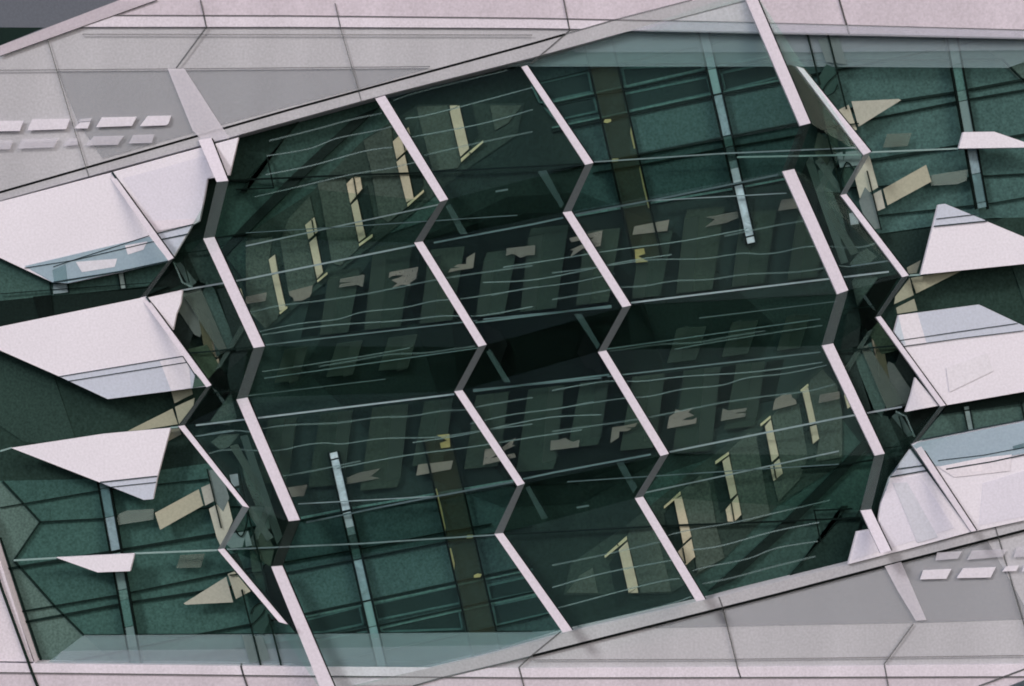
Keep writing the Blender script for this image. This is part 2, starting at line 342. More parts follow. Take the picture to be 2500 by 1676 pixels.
segs0 = [(1180, 1192, (96, 122, 124), 'marble'), (1194, 1262, (84, 112, 114), 'marble'), (1264, 1344, (124, 144, 150), 'marble'), (1352, 1440, (100, 122, 120), 'paint'), (1442, 1465, (84, 112, 106), 'wall'), (1466, 1530, (72, 104, 98), 'wall'), (1532, 1582, (100, 122, 120), 'paint'), (1584, 1622, (70, 92, 92), 'wall')]
for k in (0, 1):
    f = (lambda p: p) if k == 0 else (lambda p: R(p, 0, -4))
    g_ = (lambda p: p) if k == 0 else (lambda p: R(p, 3, -16))
    strip('light_strip', ['bright marbled light strip rising from the bottom edge beside the olive shaft', 'bright marbled light strip hanging from the top edge beside the olive shaft'][k], f, (801, 1105), (922, 1642), (825, 1101), (948, 1642), segs1)
    strip('light_strip', ['dim blue light strip rising behind the smallest white slab on the left', 'dim blue light strip hanging behind the smallest white slab on the right'][k], g_, (238, 1176), (318, 1622), (266, 1176), (345, 1622), segs0)

# ------------------------------------------------------------------ zigzag frames and the folded glass between them
FOLD = .62
def corner_y(i, first_out):   # depth of each corner: storey heads lie back, storey feet lean out over the street
    return -.10 - (FOLD if (i % 2 == 1) == (not first_out) else 0)
# each frame: list of (left corner, right corner), alternately the head and the foot of a storey
ZZ = {
 0: [((262, 425), (273, 421)), ((411, 637), (424, 630)), ((343, 727), (357, 724)), ((504, 946), (516, 941)), ((435, 1041), (450, 1039)), ((592, 1236), (608, 1240)), ((531, 1342), (547, 1340)), ((681, 1519), (702, 1525))],
 1: [((484, 342), (516, 338)), ((529, 445), (557, 442)), ((496, 583), (523, 579)), ((619, 850), (646, 846)), ((577, 976), (604, 971)), ((705, 1273), (732, 1270)), ((662, 1384), (689, 1382)), ((786, 1690), (822, 1690))],
 2: [((916, 241), (940, 234)), ((1074, 493), (1094, 487)), ((1011, 593), (1032, 590)), ((1168, 847), (1188, 842)), ((1109, 956), (1129, 953)), ((1263, 1187), (1281, 1181)), ((1207, 1304), (1228, 1302)), ((1374, 1545), (1397, 1539))],
 3: [((1273, 164), (1287, 160)), ((1429, 403), (1449, 398)), ((1374, 519), (1395, 516)), ((1520, 751), (1541, 746)), ((1460, 860), (1480, 856)), ((1613, 1114), (1633, 1108)), ((1550, 1217), (1570, 1213)), ((1700, 1469), (1722, 1464))],
 4: [((1812, -20), (1842, -20)), ((1953, 308), (1979, 301)), ((1910, 419), (1939, 413)), ((2044, 719), (2071, 709)), ((2007, 844), (2034, 839)), ((2136, 1113), (2160, 1108)), ((2101, 1247), (2127, 1244)), ((2150, 1352), (2176, 1345))],
 5: [((1944, 162), (1962, 168)), ((2108, 379), (2127, 371)), ((2052, 477), (2066, 474)), ((2203, 677), (2219, 673)), ((2138, 775), (2150, 772)), ((2296, 993), (2309, 990)), ((2226, 1085), (2241, 1078)), ((2371, 1299), (2384, 1296))]}
first_short = {0: False, 1: False}
zl = ['thin white zigzag frame edging the white slabs on the left', 'thick white zigzag frame second from the left, from stone band to bottom edge', 'white zigzag frame left of the darkest middle bay',
      'white zigzag frame right of the darkest middle bay', 'thick white zigzag frame running from the top edge, second from the right', 'thin white zigzag frame edging the white slabs on the right']
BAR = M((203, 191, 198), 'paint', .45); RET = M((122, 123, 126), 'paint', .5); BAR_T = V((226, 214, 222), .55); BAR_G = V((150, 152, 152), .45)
for z, cs in ZZ.items():
    t = T('zigzag_frame', zl[z], 'zigzag frame', cs[-1][0], -.1, 'white zigzag frames')
    for i in range(len(cs) - 1):
        (a0, a1), (b0, b1) = cs[i], cs[i + 1]
        ya, yb = corner_y(i, False), corner_y(i + 1, False)
        mt = (V((120, 124, 126), .8) if z in (2, 3) else V((112, 120, 120), .5)) if i % 2 else BAR  # return bars greyer: the shade of their downward tilt is in the colour
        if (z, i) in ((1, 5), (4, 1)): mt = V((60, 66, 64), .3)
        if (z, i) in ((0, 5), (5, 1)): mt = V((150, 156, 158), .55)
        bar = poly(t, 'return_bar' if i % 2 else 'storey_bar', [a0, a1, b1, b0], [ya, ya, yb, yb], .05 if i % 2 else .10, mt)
        if mt is BAR:
            poly(bar, 'gasket', [(a1[0] + .3, a1[1]), (a1[0] + 3, a1[1] - .6), (b1[0] + 3, b1[1] - .6), (b1[0] + .3, b1[1])], [ya + .03, ya + .03, yb + .03, yb + .03], .05, M((16, 22, 20)))
bl = ['narrow folded glass bay of tangled reflections between the two left zigzag frames', 'wide folded glass bay over the upper left cream windows and lower left light strip',
      'darkest folded glass bay in the very middle between two zigzag frames', 'wide folded glass bay over the lower right cream windows and upper right light strip', 'narrow folded glass bay of tangled reflections between the two right zigzag frames']
bays = []
for b in range(5):
    A, B = ZZ[b], ZZ[b + 1]
    t = T('glass_bay', bl[b], 'glass bay', A[-1][1], -.1, 'folded glass bays'); bays.append(t)
    # match corners so that the panes span between frames storey by storey
    shift = {0: 0, 1: 0, 2: 0, 3: 0, 4: 0}[b]
    for i in range(7):
        a, a2 = A[i][1], A[i + 1][1]; c, c2 = B[i][0], B[i + 1][0]
        ya, yb = corner_y(i, False) + .05, corner_y(i + 1, False) + .05
        if (b, i) in ((0, 0), (4, 6), (0, 2), (4, 4), (1, 0), (3, 6)): continue      # the white slabs fill these two
        vs, _ = prism([a, c, c2, a2], [ya, ya, yb, yb], .02)       # both faces share one diagonal, so the sheet keeps its thickness
        fs = [(0, 1, 2), (0, 2, 3), (4, 6, 5), (4, 7, 6)] + [(k, (k + 1) % 4, 4 + (k + 1) % 4, 4 + k) for k in range(4)]
        link('pane', vs, fs, GLASS if i % 2 == 0 else GLASS_DIM, t)

# straight and wavy reflections in the panes, built as pale strips
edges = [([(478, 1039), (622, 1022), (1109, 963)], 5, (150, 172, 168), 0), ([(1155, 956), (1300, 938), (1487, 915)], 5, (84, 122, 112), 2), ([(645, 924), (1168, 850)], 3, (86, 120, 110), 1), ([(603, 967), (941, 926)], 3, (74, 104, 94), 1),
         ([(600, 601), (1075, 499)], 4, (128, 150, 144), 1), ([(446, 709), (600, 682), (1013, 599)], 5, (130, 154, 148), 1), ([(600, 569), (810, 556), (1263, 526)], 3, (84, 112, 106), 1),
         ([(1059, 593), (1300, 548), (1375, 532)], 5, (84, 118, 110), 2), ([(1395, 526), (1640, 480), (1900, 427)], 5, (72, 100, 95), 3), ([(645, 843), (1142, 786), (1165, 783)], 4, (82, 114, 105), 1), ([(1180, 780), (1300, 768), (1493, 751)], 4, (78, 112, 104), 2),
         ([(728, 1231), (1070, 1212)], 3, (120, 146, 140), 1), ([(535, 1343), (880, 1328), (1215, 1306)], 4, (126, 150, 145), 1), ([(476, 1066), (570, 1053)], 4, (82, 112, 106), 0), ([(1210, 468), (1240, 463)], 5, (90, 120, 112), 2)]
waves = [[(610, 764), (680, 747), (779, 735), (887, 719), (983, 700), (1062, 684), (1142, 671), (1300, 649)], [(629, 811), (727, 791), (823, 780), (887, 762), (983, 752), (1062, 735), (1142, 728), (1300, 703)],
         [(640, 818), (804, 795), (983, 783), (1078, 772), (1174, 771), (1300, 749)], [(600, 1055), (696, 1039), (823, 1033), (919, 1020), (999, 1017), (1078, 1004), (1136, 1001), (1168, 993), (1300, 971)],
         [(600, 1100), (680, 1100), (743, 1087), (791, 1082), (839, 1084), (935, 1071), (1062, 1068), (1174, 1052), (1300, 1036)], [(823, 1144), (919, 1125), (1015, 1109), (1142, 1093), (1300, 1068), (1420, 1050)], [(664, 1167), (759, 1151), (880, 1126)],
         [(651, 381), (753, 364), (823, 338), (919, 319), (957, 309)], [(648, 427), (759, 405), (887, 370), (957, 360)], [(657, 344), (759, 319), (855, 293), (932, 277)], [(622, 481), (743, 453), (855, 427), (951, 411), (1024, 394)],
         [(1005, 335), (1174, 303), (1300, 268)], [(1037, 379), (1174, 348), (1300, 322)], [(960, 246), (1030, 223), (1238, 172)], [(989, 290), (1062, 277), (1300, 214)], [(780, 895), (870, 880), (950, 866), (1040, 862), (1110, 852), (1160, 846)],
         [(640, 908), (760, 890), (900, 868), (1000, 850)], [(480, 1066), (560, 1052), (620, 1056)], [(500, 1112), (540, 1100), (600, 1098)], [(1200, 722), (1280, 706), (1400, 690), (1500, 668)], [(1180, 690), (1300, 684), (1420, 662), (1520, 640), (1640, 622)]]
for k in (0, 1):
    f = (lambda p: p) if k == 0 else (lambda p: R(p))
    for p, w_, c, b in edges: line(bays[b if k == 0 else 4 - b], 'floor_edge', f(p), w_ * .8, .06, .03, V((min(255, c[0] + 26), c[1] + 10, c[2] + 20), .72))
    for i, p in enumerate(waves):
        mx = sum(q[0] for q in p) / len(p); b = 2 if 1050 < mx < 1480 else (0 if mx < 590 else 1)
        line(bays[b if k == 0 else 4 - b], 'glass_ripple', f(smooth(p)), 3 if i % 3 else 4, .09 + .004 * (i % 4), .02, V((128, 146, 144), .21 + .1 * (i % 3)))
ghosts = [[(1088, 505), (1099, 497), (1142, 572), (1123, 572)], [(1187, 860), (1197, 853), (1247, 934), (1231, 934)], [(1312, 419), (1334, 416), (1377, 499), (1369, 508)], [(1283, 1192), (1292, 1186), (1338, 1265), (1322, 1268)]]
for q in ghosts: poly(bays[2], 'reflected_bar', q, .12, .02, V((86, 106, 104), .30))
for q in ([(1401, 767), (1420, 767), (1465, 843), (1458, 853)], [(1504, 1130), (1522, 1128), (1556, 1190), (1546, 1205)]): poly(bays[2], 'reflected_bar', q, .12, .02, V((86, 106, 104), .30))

# ------------------------------------------------------------------ tangled reflections painted as coloured facets in the two narrow bays
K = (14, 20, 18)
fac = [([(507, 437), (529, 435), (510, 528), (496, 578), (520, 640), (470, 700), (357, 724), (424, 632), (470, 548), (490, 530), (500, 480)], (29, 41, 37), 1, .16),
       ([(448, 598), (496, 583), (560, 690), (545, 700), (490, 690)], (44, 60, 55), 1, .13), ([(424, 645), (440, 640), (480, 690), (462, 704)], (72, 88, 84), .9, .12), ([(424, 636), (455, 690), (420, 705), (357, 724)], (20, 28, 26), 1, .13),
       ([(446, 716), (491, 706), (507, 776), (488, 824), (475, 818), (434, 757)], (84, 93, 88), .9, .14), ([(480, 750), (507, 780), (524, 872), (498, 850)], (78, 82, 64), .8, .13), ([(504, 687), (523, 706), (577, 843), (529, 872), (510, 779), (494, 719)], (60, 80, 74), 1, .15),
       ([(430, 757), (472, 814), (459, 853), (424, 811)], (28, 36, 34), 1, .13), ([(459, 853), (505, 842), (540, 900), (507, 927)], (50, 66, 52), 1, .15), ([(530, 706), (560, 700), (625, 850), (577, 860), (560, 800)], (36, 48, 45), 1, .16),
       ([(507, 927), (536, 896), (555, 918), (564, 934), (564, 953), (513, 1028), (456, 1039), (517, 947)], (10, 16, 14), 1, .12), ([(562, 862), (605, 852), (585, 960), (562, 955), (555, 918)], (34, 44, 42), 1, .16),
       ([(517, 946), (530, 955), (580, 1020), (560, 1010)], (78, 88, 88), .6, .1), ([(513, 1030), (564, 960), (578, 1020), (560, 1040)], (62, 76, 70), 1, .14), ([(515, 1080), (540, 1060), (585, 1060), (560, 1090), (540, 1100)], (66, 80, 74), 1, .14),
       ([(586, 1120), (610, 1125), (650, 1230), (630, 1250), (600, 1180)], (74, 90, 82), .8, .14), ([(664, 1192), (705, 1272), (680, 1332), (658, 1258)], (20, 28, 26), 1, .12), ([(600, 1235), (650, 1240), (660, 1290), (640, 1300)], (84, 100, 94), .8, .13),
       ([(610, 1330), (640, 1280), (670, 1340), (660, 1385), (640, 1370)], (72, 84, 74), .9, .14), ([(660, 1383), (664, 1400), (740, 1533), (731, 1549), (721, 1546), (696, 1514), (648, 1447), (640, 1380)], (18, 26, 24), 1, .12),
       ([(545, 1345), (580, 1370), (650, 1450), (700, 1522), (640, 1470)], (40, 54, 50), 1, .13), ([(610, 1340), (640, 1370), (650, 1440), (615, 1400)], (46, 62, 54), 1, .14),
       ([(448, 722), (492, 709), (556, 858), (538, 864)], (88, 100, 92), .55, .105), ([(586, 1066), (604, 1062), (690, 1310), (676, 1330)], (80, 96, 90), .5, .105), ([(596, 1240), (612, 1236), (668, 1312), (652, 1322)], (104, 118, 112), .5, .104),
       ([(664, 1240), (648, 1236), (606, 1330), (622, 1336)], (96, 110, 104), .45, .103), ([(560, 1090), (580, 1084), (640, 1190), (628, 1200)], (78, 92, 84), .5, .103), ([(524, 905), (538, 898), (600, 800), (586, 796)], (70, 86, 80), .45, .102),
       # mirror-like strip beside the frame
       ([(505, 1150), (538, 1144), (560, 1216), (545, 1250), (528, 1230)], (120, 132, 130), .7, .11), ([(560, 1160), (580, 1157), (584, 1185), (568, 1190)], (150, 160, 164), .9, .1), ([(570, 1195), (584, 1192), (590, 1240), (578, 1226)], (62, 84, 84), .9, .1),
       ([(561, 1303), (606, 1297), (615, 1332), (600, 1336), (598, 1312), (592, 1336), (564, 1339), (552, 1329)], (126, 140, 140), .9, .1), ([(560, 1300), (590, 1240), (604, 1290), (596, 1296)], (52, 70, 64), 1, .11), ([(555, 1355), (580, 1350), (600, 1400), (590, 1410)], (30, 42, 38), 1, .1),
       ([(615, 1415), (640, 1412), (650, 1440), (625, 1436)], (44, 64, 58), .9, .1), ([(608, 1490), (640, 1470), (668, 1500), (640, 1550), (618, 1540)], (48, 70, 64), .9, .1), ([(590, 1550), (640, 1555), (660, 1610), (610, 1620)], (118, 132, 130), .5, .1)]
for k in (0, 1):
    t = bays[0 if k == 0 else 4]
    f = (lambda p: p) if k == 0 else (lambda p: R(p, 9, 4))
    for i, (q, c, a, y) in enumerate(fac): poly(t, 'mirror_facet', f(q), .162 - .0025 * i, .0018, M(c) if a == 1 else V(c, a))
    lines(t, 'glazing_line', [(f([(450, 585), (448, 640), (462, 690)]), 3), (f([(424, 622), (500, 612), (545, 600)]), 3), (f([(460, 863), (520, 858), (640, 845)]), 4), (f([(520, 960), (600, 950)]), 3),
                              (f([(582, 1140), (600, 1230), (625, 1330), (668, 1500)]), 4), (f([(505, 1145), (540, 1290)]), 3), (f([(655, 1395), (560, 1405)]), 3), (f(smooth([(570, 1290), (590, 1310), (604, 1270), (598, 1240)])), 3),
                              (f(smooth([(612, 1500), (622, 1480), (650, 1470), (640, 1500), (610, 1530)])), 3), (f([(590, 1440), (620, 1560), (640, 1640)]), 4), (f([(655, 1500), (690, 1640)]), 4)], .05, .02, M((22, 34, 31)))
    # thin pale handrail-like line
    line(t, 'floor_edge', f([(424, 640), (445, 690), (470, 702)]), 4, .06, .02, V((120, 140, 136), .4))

# ------------------------------------------------------------------ cream ceiling lights seen beside the thin frames
yl = [[(311, 1053), (421, 998), (434, 1036), (351, 1050)], [(427, 994), (475, 972), (472, 990), (437, 1036)], [(418, 956), (467, 948), (470, 963), (426, 985)], [(418, 1048), (438, 1046), (442, 1061), (408, 1079)],
      [(378, 1253), (485, 1195), (496, 1235), (391, 1294)], [(491, 1191), (539, 1170), (547, 1211), (501, 1235)], [(510, 1243), (555, 1217), (568, 1272), (539, 1335), (529, 1313)], [(448, 1474), (552, 1409), (569, 1471), (454, 1477)], [(556, 1402), (572, 1396), (612, 1444), (576, 1463)]]
ycol = [(160, 155, 122), (160, 156, 124), (152, 148, 118), (128, 126, 100), (172, 166, 134), (176, 172, 148), (186, 182, 154), (172, 168, 142), (176, 170, 140)]
yo = [(10, 12), (10, 12), (10, 12), (8, 12), (4, -6), (4, -4), (6, -2), (0, 16), (0, 16)]
lt = [('ceiling lights between the middle and lower white slabs', [0, 1, 2, 3]), ('ceiling lights beside the smallest white slab', [4, 5, 6]), ('ceiling lights next to the end of the thin frame', [7, 8])]
for k in (0, 1):
    for nm, idx in lt:
        lab = ['cream slanted ' + nm.replace('lower', 'third') + ' on the left', 'cream slanted ' + nm.replace('lower', 'third') + ' on the right'][k]
        at = yl[idx[0]][0] if k == 0 else R([yl[idx[0]][0]])[0]
        t = T('ceiling_light', lab, 'ceiling light', at, .18, 'cream ceiling lights')
        for i in idx:
            q = yl[i] if k == 0 else R(yl[i], *yo[i])
            poly(t, 'diffuser', q, .10, .02, V((ycol[i][0] - 2, ycol[i][1], ycol[i][2] + 12), .88))
    t = T('light_box', ['small grey light box left of the cream lights, lower left', 'small grey light box right of the cream lights, upper right'][k], 'light box', (330, 1270) if k == 0 else (2330, 440), .2, 'grey light boxes')
    q = [(284, 1283), (288, 1256), (310, 1247), (375, 1243), (375, 1269), (330, 1276)]
    poly(t, 'panel_face', q if k == 0 else R(q, 0, -6), .2, .03, V((118, 130, 122), .6))
    q = [(430, 1388), (440, 1356), (500, 1352), (490, 1386)]
    poly(t, 'panel_face', q if k == 0 else R(q, 8, 10), .2, .03, V((104, 116, 106), .5))

# ------------------------------------------------------------------ white slabs between the frames and the picture's sides
SY = -.12
def slab(label, outer, tint, joints=(), lights=(), extra=()):
    t = T('white_slab', label, 'white slab', outer[0], SY, 'projecting white slabs')
    poly(t, 'slab_face', outer, SY, .12, M(WHITE, 'paint', .4))
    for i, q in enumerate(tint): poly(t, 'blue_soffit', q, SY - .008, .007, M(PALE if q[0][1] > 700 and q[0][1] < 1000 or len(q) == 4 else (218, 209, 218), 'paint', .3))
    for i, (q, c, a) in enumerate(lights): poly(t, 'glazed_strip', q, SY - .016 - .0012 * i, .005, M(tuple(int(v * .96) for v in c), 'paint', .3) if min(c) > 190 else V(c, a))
    if joints: lines(t, 'joint', joints, SY - .026, .006, V((52, 66, 70), .72))
    return t
# left
slab('largest white slab on the left, just under the upper stone band', [(-260, 565), (0, 493), (262, 424), (273, 421), (424, 630), (411, 637), (300, 664), (165, 692), (128, 690), (0, 630), (-60, 601)],
     [],
     [([(130, 652), (165, 640), (364, 576)], 2), ([(60, 655), (180, 636), (376, 590)], 2), ([(130, 690), (290, 664), (411, 638)], 4)],
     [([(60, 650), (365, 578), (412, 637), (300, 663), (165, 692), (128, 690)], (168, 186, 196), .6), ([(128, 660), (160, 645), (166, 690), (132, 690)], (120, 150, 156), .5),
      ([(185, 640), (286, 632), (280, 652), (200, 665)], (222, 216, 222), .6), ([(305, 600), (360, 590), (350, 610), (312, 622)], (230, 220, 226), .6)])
slab('white slab on the left in the corner of the upper stone band and zigzag', [(276, 420), (420, 380), (582, 336), (560, 428), (529, 433), (507, 437), (500, 476), (487, 540), (470, 550), (424, 628)],
     [[(300, 436), (420, 404), (500, 380), (520, 430), (505, 437), (498, 476), (487, 538), (400, 560), (390, 560)], [(385, 571), (470, 550), (455, 572), (424, 624)]], [([(385, 570), (472, 548)], 3), ([(394, 585), (458, 572)], 3), ([(273, 421), (362, 545), (424, 630)], 5)],
     [([(360, 540), (480, 534), (470, 548), (380, 566)], (232, 218, 226), .4)])
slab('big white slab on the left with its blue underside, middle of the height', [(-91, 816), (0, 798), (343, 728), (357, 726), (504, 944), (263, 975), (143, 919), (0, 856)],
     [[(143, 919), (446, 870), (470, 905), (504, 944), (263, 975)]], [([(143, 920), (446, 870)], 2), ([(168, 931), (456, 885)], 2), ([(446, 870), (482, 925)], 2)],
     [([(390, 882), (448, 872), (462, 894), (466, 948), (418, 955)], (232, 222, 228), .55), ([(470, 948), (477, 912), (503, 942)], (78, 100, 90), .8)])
slab('small white triangle slab wedged right of the big left slab', [(361, 727), (445, 708), (441, 740), (430, 768), (422, 806)], [], [([(357, 725), (422, 812)], 5)])
slab('sharp pointed white slab on the left below the big slab', [(27, 1094), (250, 1060), (416, 1045), (384, 1165), (373, 1219), (351, 1221), (230, 1173)], [[(246, 1179), (384, 1163), (373, 1219), (351, 1221)]], [([(244, 1178), (384, 1163)], 3), ([(268, 1190), (381, 1178)], 2)])
slab('smallest thin white slab in the lower left', [(137, 1362), (328, 1352), (317, 1395), (238, 1398)], [])
# right
slab('largest white slab on the right, just above the lower stone band', [(2227, 1088), (2242, 1079), (2500, 1028), (2760, 975), (2760, 1205), (2500, 1271), (2373, 1299)],
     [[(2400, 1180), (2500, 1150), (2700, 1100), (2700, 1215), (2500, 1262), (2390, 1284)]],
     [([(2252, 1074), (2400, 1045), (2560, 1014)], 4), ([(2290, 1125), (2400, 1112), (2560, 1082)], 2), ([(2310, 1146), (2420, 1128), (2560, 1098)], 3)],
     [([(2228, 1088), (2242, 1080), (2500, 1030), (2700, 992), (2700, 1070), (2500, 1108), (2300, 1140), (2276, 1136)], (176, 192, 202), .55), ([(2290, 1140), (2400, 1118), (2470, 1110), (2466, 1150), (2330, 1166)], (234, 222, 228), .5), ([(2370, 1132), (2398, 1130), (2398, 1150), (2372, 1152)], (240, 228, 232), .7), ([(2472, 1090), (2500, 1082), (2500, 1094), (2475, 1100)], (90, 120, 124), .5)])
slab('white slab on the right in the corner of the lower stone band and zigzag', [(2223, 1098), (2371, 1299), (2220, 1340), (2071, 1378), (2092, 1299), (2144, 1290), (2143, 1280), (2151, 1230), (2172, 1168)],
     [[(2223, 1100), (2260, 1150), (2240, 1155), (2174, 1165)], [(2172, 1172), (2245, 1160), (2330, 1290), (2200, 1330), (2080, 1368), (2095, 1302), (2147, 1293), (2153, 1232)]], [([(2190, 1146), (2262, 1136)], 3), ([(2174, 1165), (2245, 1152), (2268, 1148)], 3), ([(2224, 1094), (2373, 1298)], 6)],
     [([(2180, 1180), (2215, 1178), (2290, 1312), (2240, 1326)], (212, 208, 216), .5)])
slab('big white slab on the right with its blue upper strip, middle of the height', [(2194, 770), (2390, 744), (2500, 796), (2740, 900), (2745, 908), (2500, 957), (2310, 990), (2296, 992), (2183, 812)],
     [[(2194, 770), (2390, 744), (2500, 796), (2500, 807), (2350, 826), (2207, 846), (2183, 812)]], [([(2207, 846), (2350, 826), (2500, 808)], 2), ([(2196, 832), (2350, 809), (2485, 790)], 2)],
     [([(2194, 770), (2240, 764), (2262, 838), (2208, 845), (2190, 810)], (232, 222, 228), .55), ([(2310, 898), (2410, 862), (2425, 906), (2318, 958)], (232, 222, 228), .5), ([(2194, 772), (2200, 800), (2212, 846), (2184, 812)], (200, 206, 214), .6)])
slab('small white triangle slab wedged left of the big right slab', [(2235, 922), (2292, 991), (2211, 1006), (2224, 966)], [], [([(2237, 914), (2294, 990)], 6)])
slab('sharp pointed white slab on the right above the big slab', [(2291, 500), (2307, 498), (2500, 579), (2620, 630), (2500, 645), (2248, 671)], [[(2291, 500), (2307, 498), (2412, 541), (2280, 553)]], [([(2280, 553), (2410, 540)], 3), ([(2286, 535), (2390, 523)], 2)])
slab('smallest thin white slab in the upper right', [(2341, 363), (2352, 323), (2427, 322), (2500, 347), (2540, 360)], [])
# long thin pale edges that lead from the slabs to the frames
for k, (t_, pts) in enumerate([('left', [[(0, 1102), (27, 1094)], [(416, 1045), (435, 1043)], [(33, 1369), (137, 1363)], [(328, 1352), (531, 1344)]]), ('right', [[(2219, 673), (2250, 671)], [(2127, 372), (2341, 363)], [(1800, 384), (2108, 378)]])]):
    t = T('glass_edge', 'thin bright glass edge leading to the smallest white slab on the ' + t_, 'glass edge', pts[0][0], -.05, 'thin glass edges')
    for p in pts: line(t, 'edge_strip', p, 4, -.06, .05, V((150, 172, 168), .7))

# dark fascias beside the slabs
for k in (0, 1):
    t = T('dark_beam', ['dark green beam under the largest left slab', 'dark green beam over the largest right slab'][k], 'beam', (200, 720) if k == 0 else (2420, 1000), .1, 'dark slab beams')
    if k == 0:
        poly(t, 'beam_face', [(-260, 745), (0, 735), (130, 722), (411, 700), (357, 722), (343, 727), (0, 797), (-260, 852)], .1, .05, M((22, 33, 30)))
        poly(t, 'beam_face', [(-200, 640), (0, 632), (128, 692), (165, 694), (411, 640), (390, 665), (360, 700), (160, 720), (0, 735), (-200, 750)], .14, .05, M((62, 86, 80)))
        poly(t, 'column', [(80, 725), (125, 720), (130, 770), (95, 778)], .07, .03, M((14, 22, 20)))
        poly(t, 'lamp_post', [(289, 668), (301, 665), (307, 704), (296, 705)], .07, .03, M((128, 142, 138), 'marble'))  # short pale pieces of a glazed light strip
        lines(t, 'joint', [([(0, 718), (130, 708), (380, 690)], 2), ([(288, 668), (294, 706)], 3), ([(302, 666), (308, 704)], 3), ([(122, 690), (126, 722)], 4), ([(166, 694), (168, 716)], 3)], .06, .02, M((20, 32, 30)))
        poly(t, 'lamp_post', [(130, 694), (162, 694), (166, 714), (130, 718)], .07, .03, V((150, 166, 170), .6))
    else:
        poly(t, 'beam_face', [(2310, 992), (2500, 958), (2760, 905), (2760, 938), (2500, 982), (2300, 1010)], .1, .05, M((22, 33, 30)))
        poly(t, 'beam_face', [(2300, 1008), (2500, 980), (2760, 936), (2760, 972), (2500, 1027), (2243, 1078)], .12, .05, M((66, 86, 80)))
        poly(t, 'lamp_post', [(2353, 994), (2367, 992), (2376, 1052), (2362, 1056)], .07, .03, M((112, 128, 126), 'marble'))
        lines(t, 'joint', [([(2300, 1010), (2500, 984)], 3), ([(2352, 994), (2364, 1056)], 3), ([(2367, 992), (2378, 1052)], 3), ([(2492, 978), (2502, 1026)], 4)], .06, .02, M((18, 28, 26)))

# ------------------------------------------------------------------ stone walls along the top and the bottom
WY = 0.0
def stone(label, face, ledge, ledge2, coping, joint, joints, veils, at, light1, light2):
    t = T('stone_wall', label, 'stone wall', at, WY, 'pale stone walls')
    poly(t, 'wall_face', face, WY, .6, M(STONE, 'stone'))
    poly(t, 'parapet', ledge2, WY - .03, .02, M(PINK, 'stone'))
    poly(t, 'ledge', ledge, WY - .05, .04, M((214, 202, 209), 'stone'))
    poly(t, 'coping', coping, WY - .053, .053, M((176, 171, 174), 'stone'))
    line(t, 'shadow_gap', joint[0], joint[1], WY - .060, .008, M((20, 22, 21)))
    for p, w_, c in joints: line(t, 'joint', p, w_ * .85, WY - .062, .01, V(c, .55))
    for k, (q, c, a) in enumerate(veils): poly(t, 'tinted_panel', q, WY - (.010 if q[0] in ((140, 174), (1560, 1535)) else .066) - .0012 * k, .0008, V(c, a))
    for q in light1: poly(t, 'light_panel', q, WY - .075, .02, V((236, 226, 232), .74))  # pale quads painted as window reflections on the stone
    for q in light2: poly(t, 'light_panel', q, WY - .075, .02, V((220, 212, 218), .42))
    return t
def Q(t, ox, oy): return [(ox + x * .3189, oy + y * .3189) for x, y in t]
l1 = [Q(q, 0, 0) for q in ([(-300, 930), (180, 925), (150, 1005), (-330, 1010)], [(245, 915), (535, 910), (505, 990), (210, 1000)], [(610, 940), (690, 935), (670, 985), (565, 985)], [(780, 900), (1045, 895), (1010, 965), (735, 975)], [(1130, 890), (1310, 885), (1290, 945), (1275, 960), (1070, 968)])]
l2 = [Q(q, 0, 0) for q in ([(-200, 1078), (100, 1075), (75, 1145), (-220, 1145)], [(170, 1065), (445, 1060), (410, 1130), (135, 1140)], [(520, 1062), (590, 1060), (600, 1110), (480, 1120)], [(720, 1045), (950, 1040), (900, 1110), (650, 1115)], [(1020, 1035), (1180, 1030), (1160, 1095), (985, 1100)], [(610, 912), (700, 905), (690, 930), (600, 935)])]
GJ = (92, 92, 92)
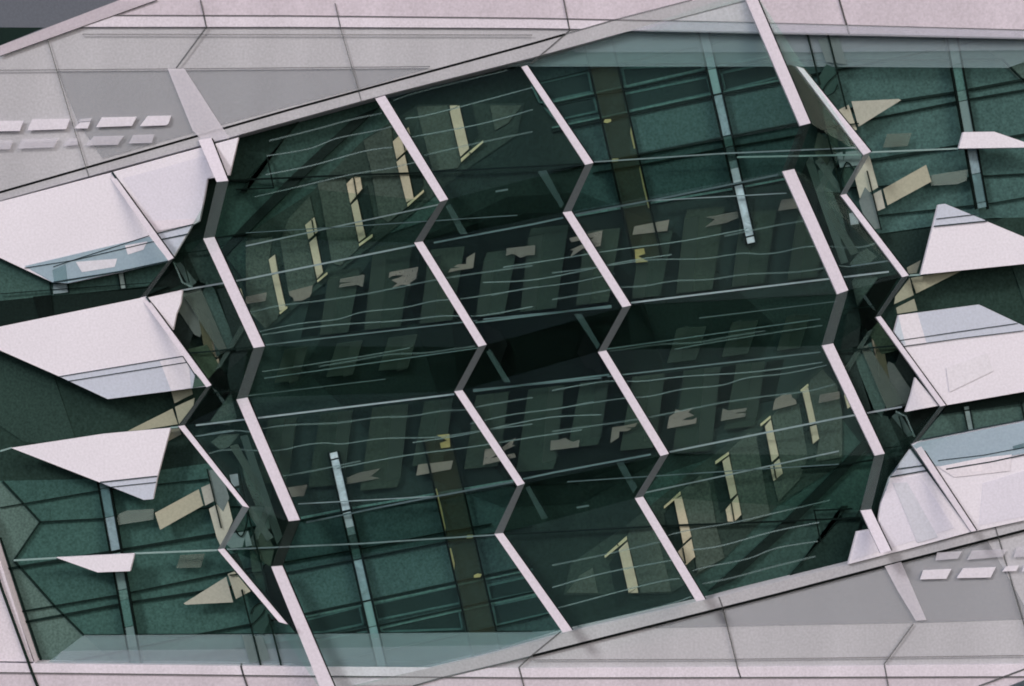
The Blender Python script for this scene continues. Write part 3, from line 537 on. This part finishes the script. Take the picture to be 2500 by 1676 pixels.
stone('pale grey stone wall across the upper left with a pink ledge',
      [(-300, -300), (2900, -300), (2900, 98), (2500, 88), (1540, 72), (1500, 88), (1300, 143), (919, 239), (600, 327), (0, 492), (-300, 575)],
      [(-300, 40), (0, 40), (700, 41), (1300, 47), (1800, 58), (2500, 77), (2900, 87), (2900, 102), (2500, 92), (2060, 82), (1800, 77), (1300, 69), (700, 66), (-300, 66)],
      [(-300, -290), (2900, -290), (2900, 84), (2500, 73), (1800, 54), (1300, 44), (700, 38), (-300, 36)],
      [(-300, 556), (0, 472), (700, 272), (1300, 109), (1500, 51), (1700, 0), (1760, -16), (1840, -4), (1500, 86), (1300, 141), (919, 237), (600, 325), (0, 490), (-300, 573)],
      ([(-300, 554), (0, 470), (700, 270), (1300, 107), (1380, 84)], 5),
      [([(489, 0), (504, 67), (430, 167)], 4, GJ), ([(818, 8), (833, 76), (874, 217), (882, 247)], 3, (110, 110, 110)), ([(108, 70), (179, 309), (217, 432)], 3, (110, 110, 108)), ([(1374, -10), (1391, 75), (1296, 156)], 4, (80, 80, 78)), ([(2046, -10), (2073, 83), (2072, 84)], 5, (52, 58, 56)),
       ([(-100, 37), (0, 37), (700, 39), (1300, 45), (1800, 55), (2500, 74), (2700, 80)], 4, (124, 118, 120)), ([(200, 84), (1300, 86)], 3, (140, 136, 136)), ([(1380, 84), (1500, 49), (1690, 0)], 4, (128, 126, 128)), ([(-100, 172), (0, 172), (500, 168), (1050, 163)], 3, (132, 130, 130)),
       ([(0, 137), (196, 66), (383, 0)], 5, (96, 98, 98))],
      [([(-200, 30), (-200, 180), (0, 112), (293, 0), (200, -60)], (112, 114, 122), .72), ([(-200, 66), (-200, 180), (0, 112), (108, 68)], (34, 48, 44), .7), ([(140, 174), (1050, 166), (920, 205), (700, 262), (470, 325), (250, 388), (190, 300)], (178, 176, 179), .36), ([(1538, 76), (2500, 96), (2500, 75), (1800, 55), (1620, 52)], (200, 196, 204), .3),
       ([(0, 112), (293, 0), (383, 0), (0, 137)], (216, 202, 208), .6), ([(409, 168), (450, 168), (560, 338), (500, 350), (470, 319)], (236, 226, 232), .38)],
      (1250, 100), l1, l2)
bl1 = [Q(q, 1800, 1176) for q in ([(1425, 680), (1640, 670), (1600, 745), (1400, 750)], [(1730, 665), (1980, 655), (1940, 735), (1680, 740)], [(2060, 650), (2155, 645), (2135, 685), (2030, 690)], [(2200, 640), (2500, 630), (2480, 680), (2180, 690)])]
bl2 = [Q(q, 1800, 1176) for q in ([(1530, 545), (1720, 535), (1690, 590), (1520, 605)], [(1800, 530), (2060, 520), (2035, 575), (1760, 600)], [(2140, 510), (2400, 500), (2380, 570), (2120, 580)])]
stone('pale grey stone wall across the lower right with a pink ledge',
      [(-300, 1615), (83, 1620), (700, 1627), (860, 1676), (1200, 1596), (1391, 1541), (1717, 1466), (1800, 1444), (2071, 1377), (2500, 1269), (2900, 1160), (2900, 2000), (-300, 2000)],
      [(-300, 1614), (83, 1621), (700, 1628), (1300, 1632), (1800, 1629), (2500, 1622), (2900, 1618), (2900, 1648), (2500, 1652), (1800, 1654), (1300, 1655), (700, 1650), (0, 1642), (-300, 1636)],
      [(-300, 1638), (0, 1644), (700, 1653), (1300, 1658), (1800, 1657), (2500, 1655), (2900, 1652), (2900, 1990), (-300, 1990)],
      [(860, 1674), (1200, 1597), (1391, 1543), (1717, 1468), (1800, 1446), (2071, 1379), (2500, 1271), (2900, 1163), (2900, 1190), (2500, 1294), (2167, 1379), (1900, 1449), (1302, 1600), (1200, 1626), (1010, 1674)],
      ([(1300, 1602), (1900, 1451), (2167, 1381), (2500, 1296), (2900, 1190)], 6),
      [([(1755, 1458), (1764, 1482), (1800, 1629), (1809, 1657)], 4, (84, 84, 82)), ([(1369, 1543), (1296, 1603), (1267, 1630), (1280, 1680)], 4, (92, 90, 88)), ([(2430, 1288), (2437, 1311), (2500, 1524), (2520, 1600)], 4, (84, 86, 86)), ([(2230, 1524), (2159, 1622), (2171, 1690)], 4, (112, 110, 110)),
       ([(-100, 1641), (0, 1643), (700, 1651), (1300, 1656), (1800, 1655), (2500, 1653), (2700, 1652)], 4, (120, 116, 116)), ([(1300, 1612), (1800, 1610), (2500, 1601)], 3, (140, 136, 136)), ([(1008, 1676), (1072, 1657), (1300, 1603)], 5, (104, 108, 108)), ([(588, 1627), (593, 1645), (608, 1690)], 5, (40, 46, 44)), ([(588, 1629), (590, 1620)], 5, (40, 46, 44)),
       ([(2390, 1676), (2500, 1635), (2600, 1600)], 5, (104, 104, 104))],
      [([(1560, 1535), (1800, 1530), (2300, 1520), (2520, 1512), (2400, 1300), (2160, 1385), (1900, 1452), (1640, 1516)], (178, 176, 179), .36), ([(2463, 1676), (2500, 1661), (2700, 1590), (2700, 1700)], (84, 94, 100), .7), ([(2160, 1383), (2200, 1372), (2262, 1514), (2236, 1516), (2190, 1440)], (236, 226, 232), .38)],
      (1250, 1660), bl1, bl2)
# slanted stone jamb at the lower left edge
t = T('stone_jamb', 'slanted white stone jamb in the lower left corner with a dark joint', 'stone jamb', (60, 1600), WY)
poly(t, 'jamb_face', [(-300, 1000), (-40, 1240), (0, 1367), (41, 1495), (84, 1624), (84, 1616), (-300, 1612)], WY + .005, .5, M((216, 204, 210), 'stone'))
line(t, 'joint', [(-60, 1240), (0, 1428), (75, 1635), (96, 1690)], 6, WY - .075, .03, M((30, 40, 36)))
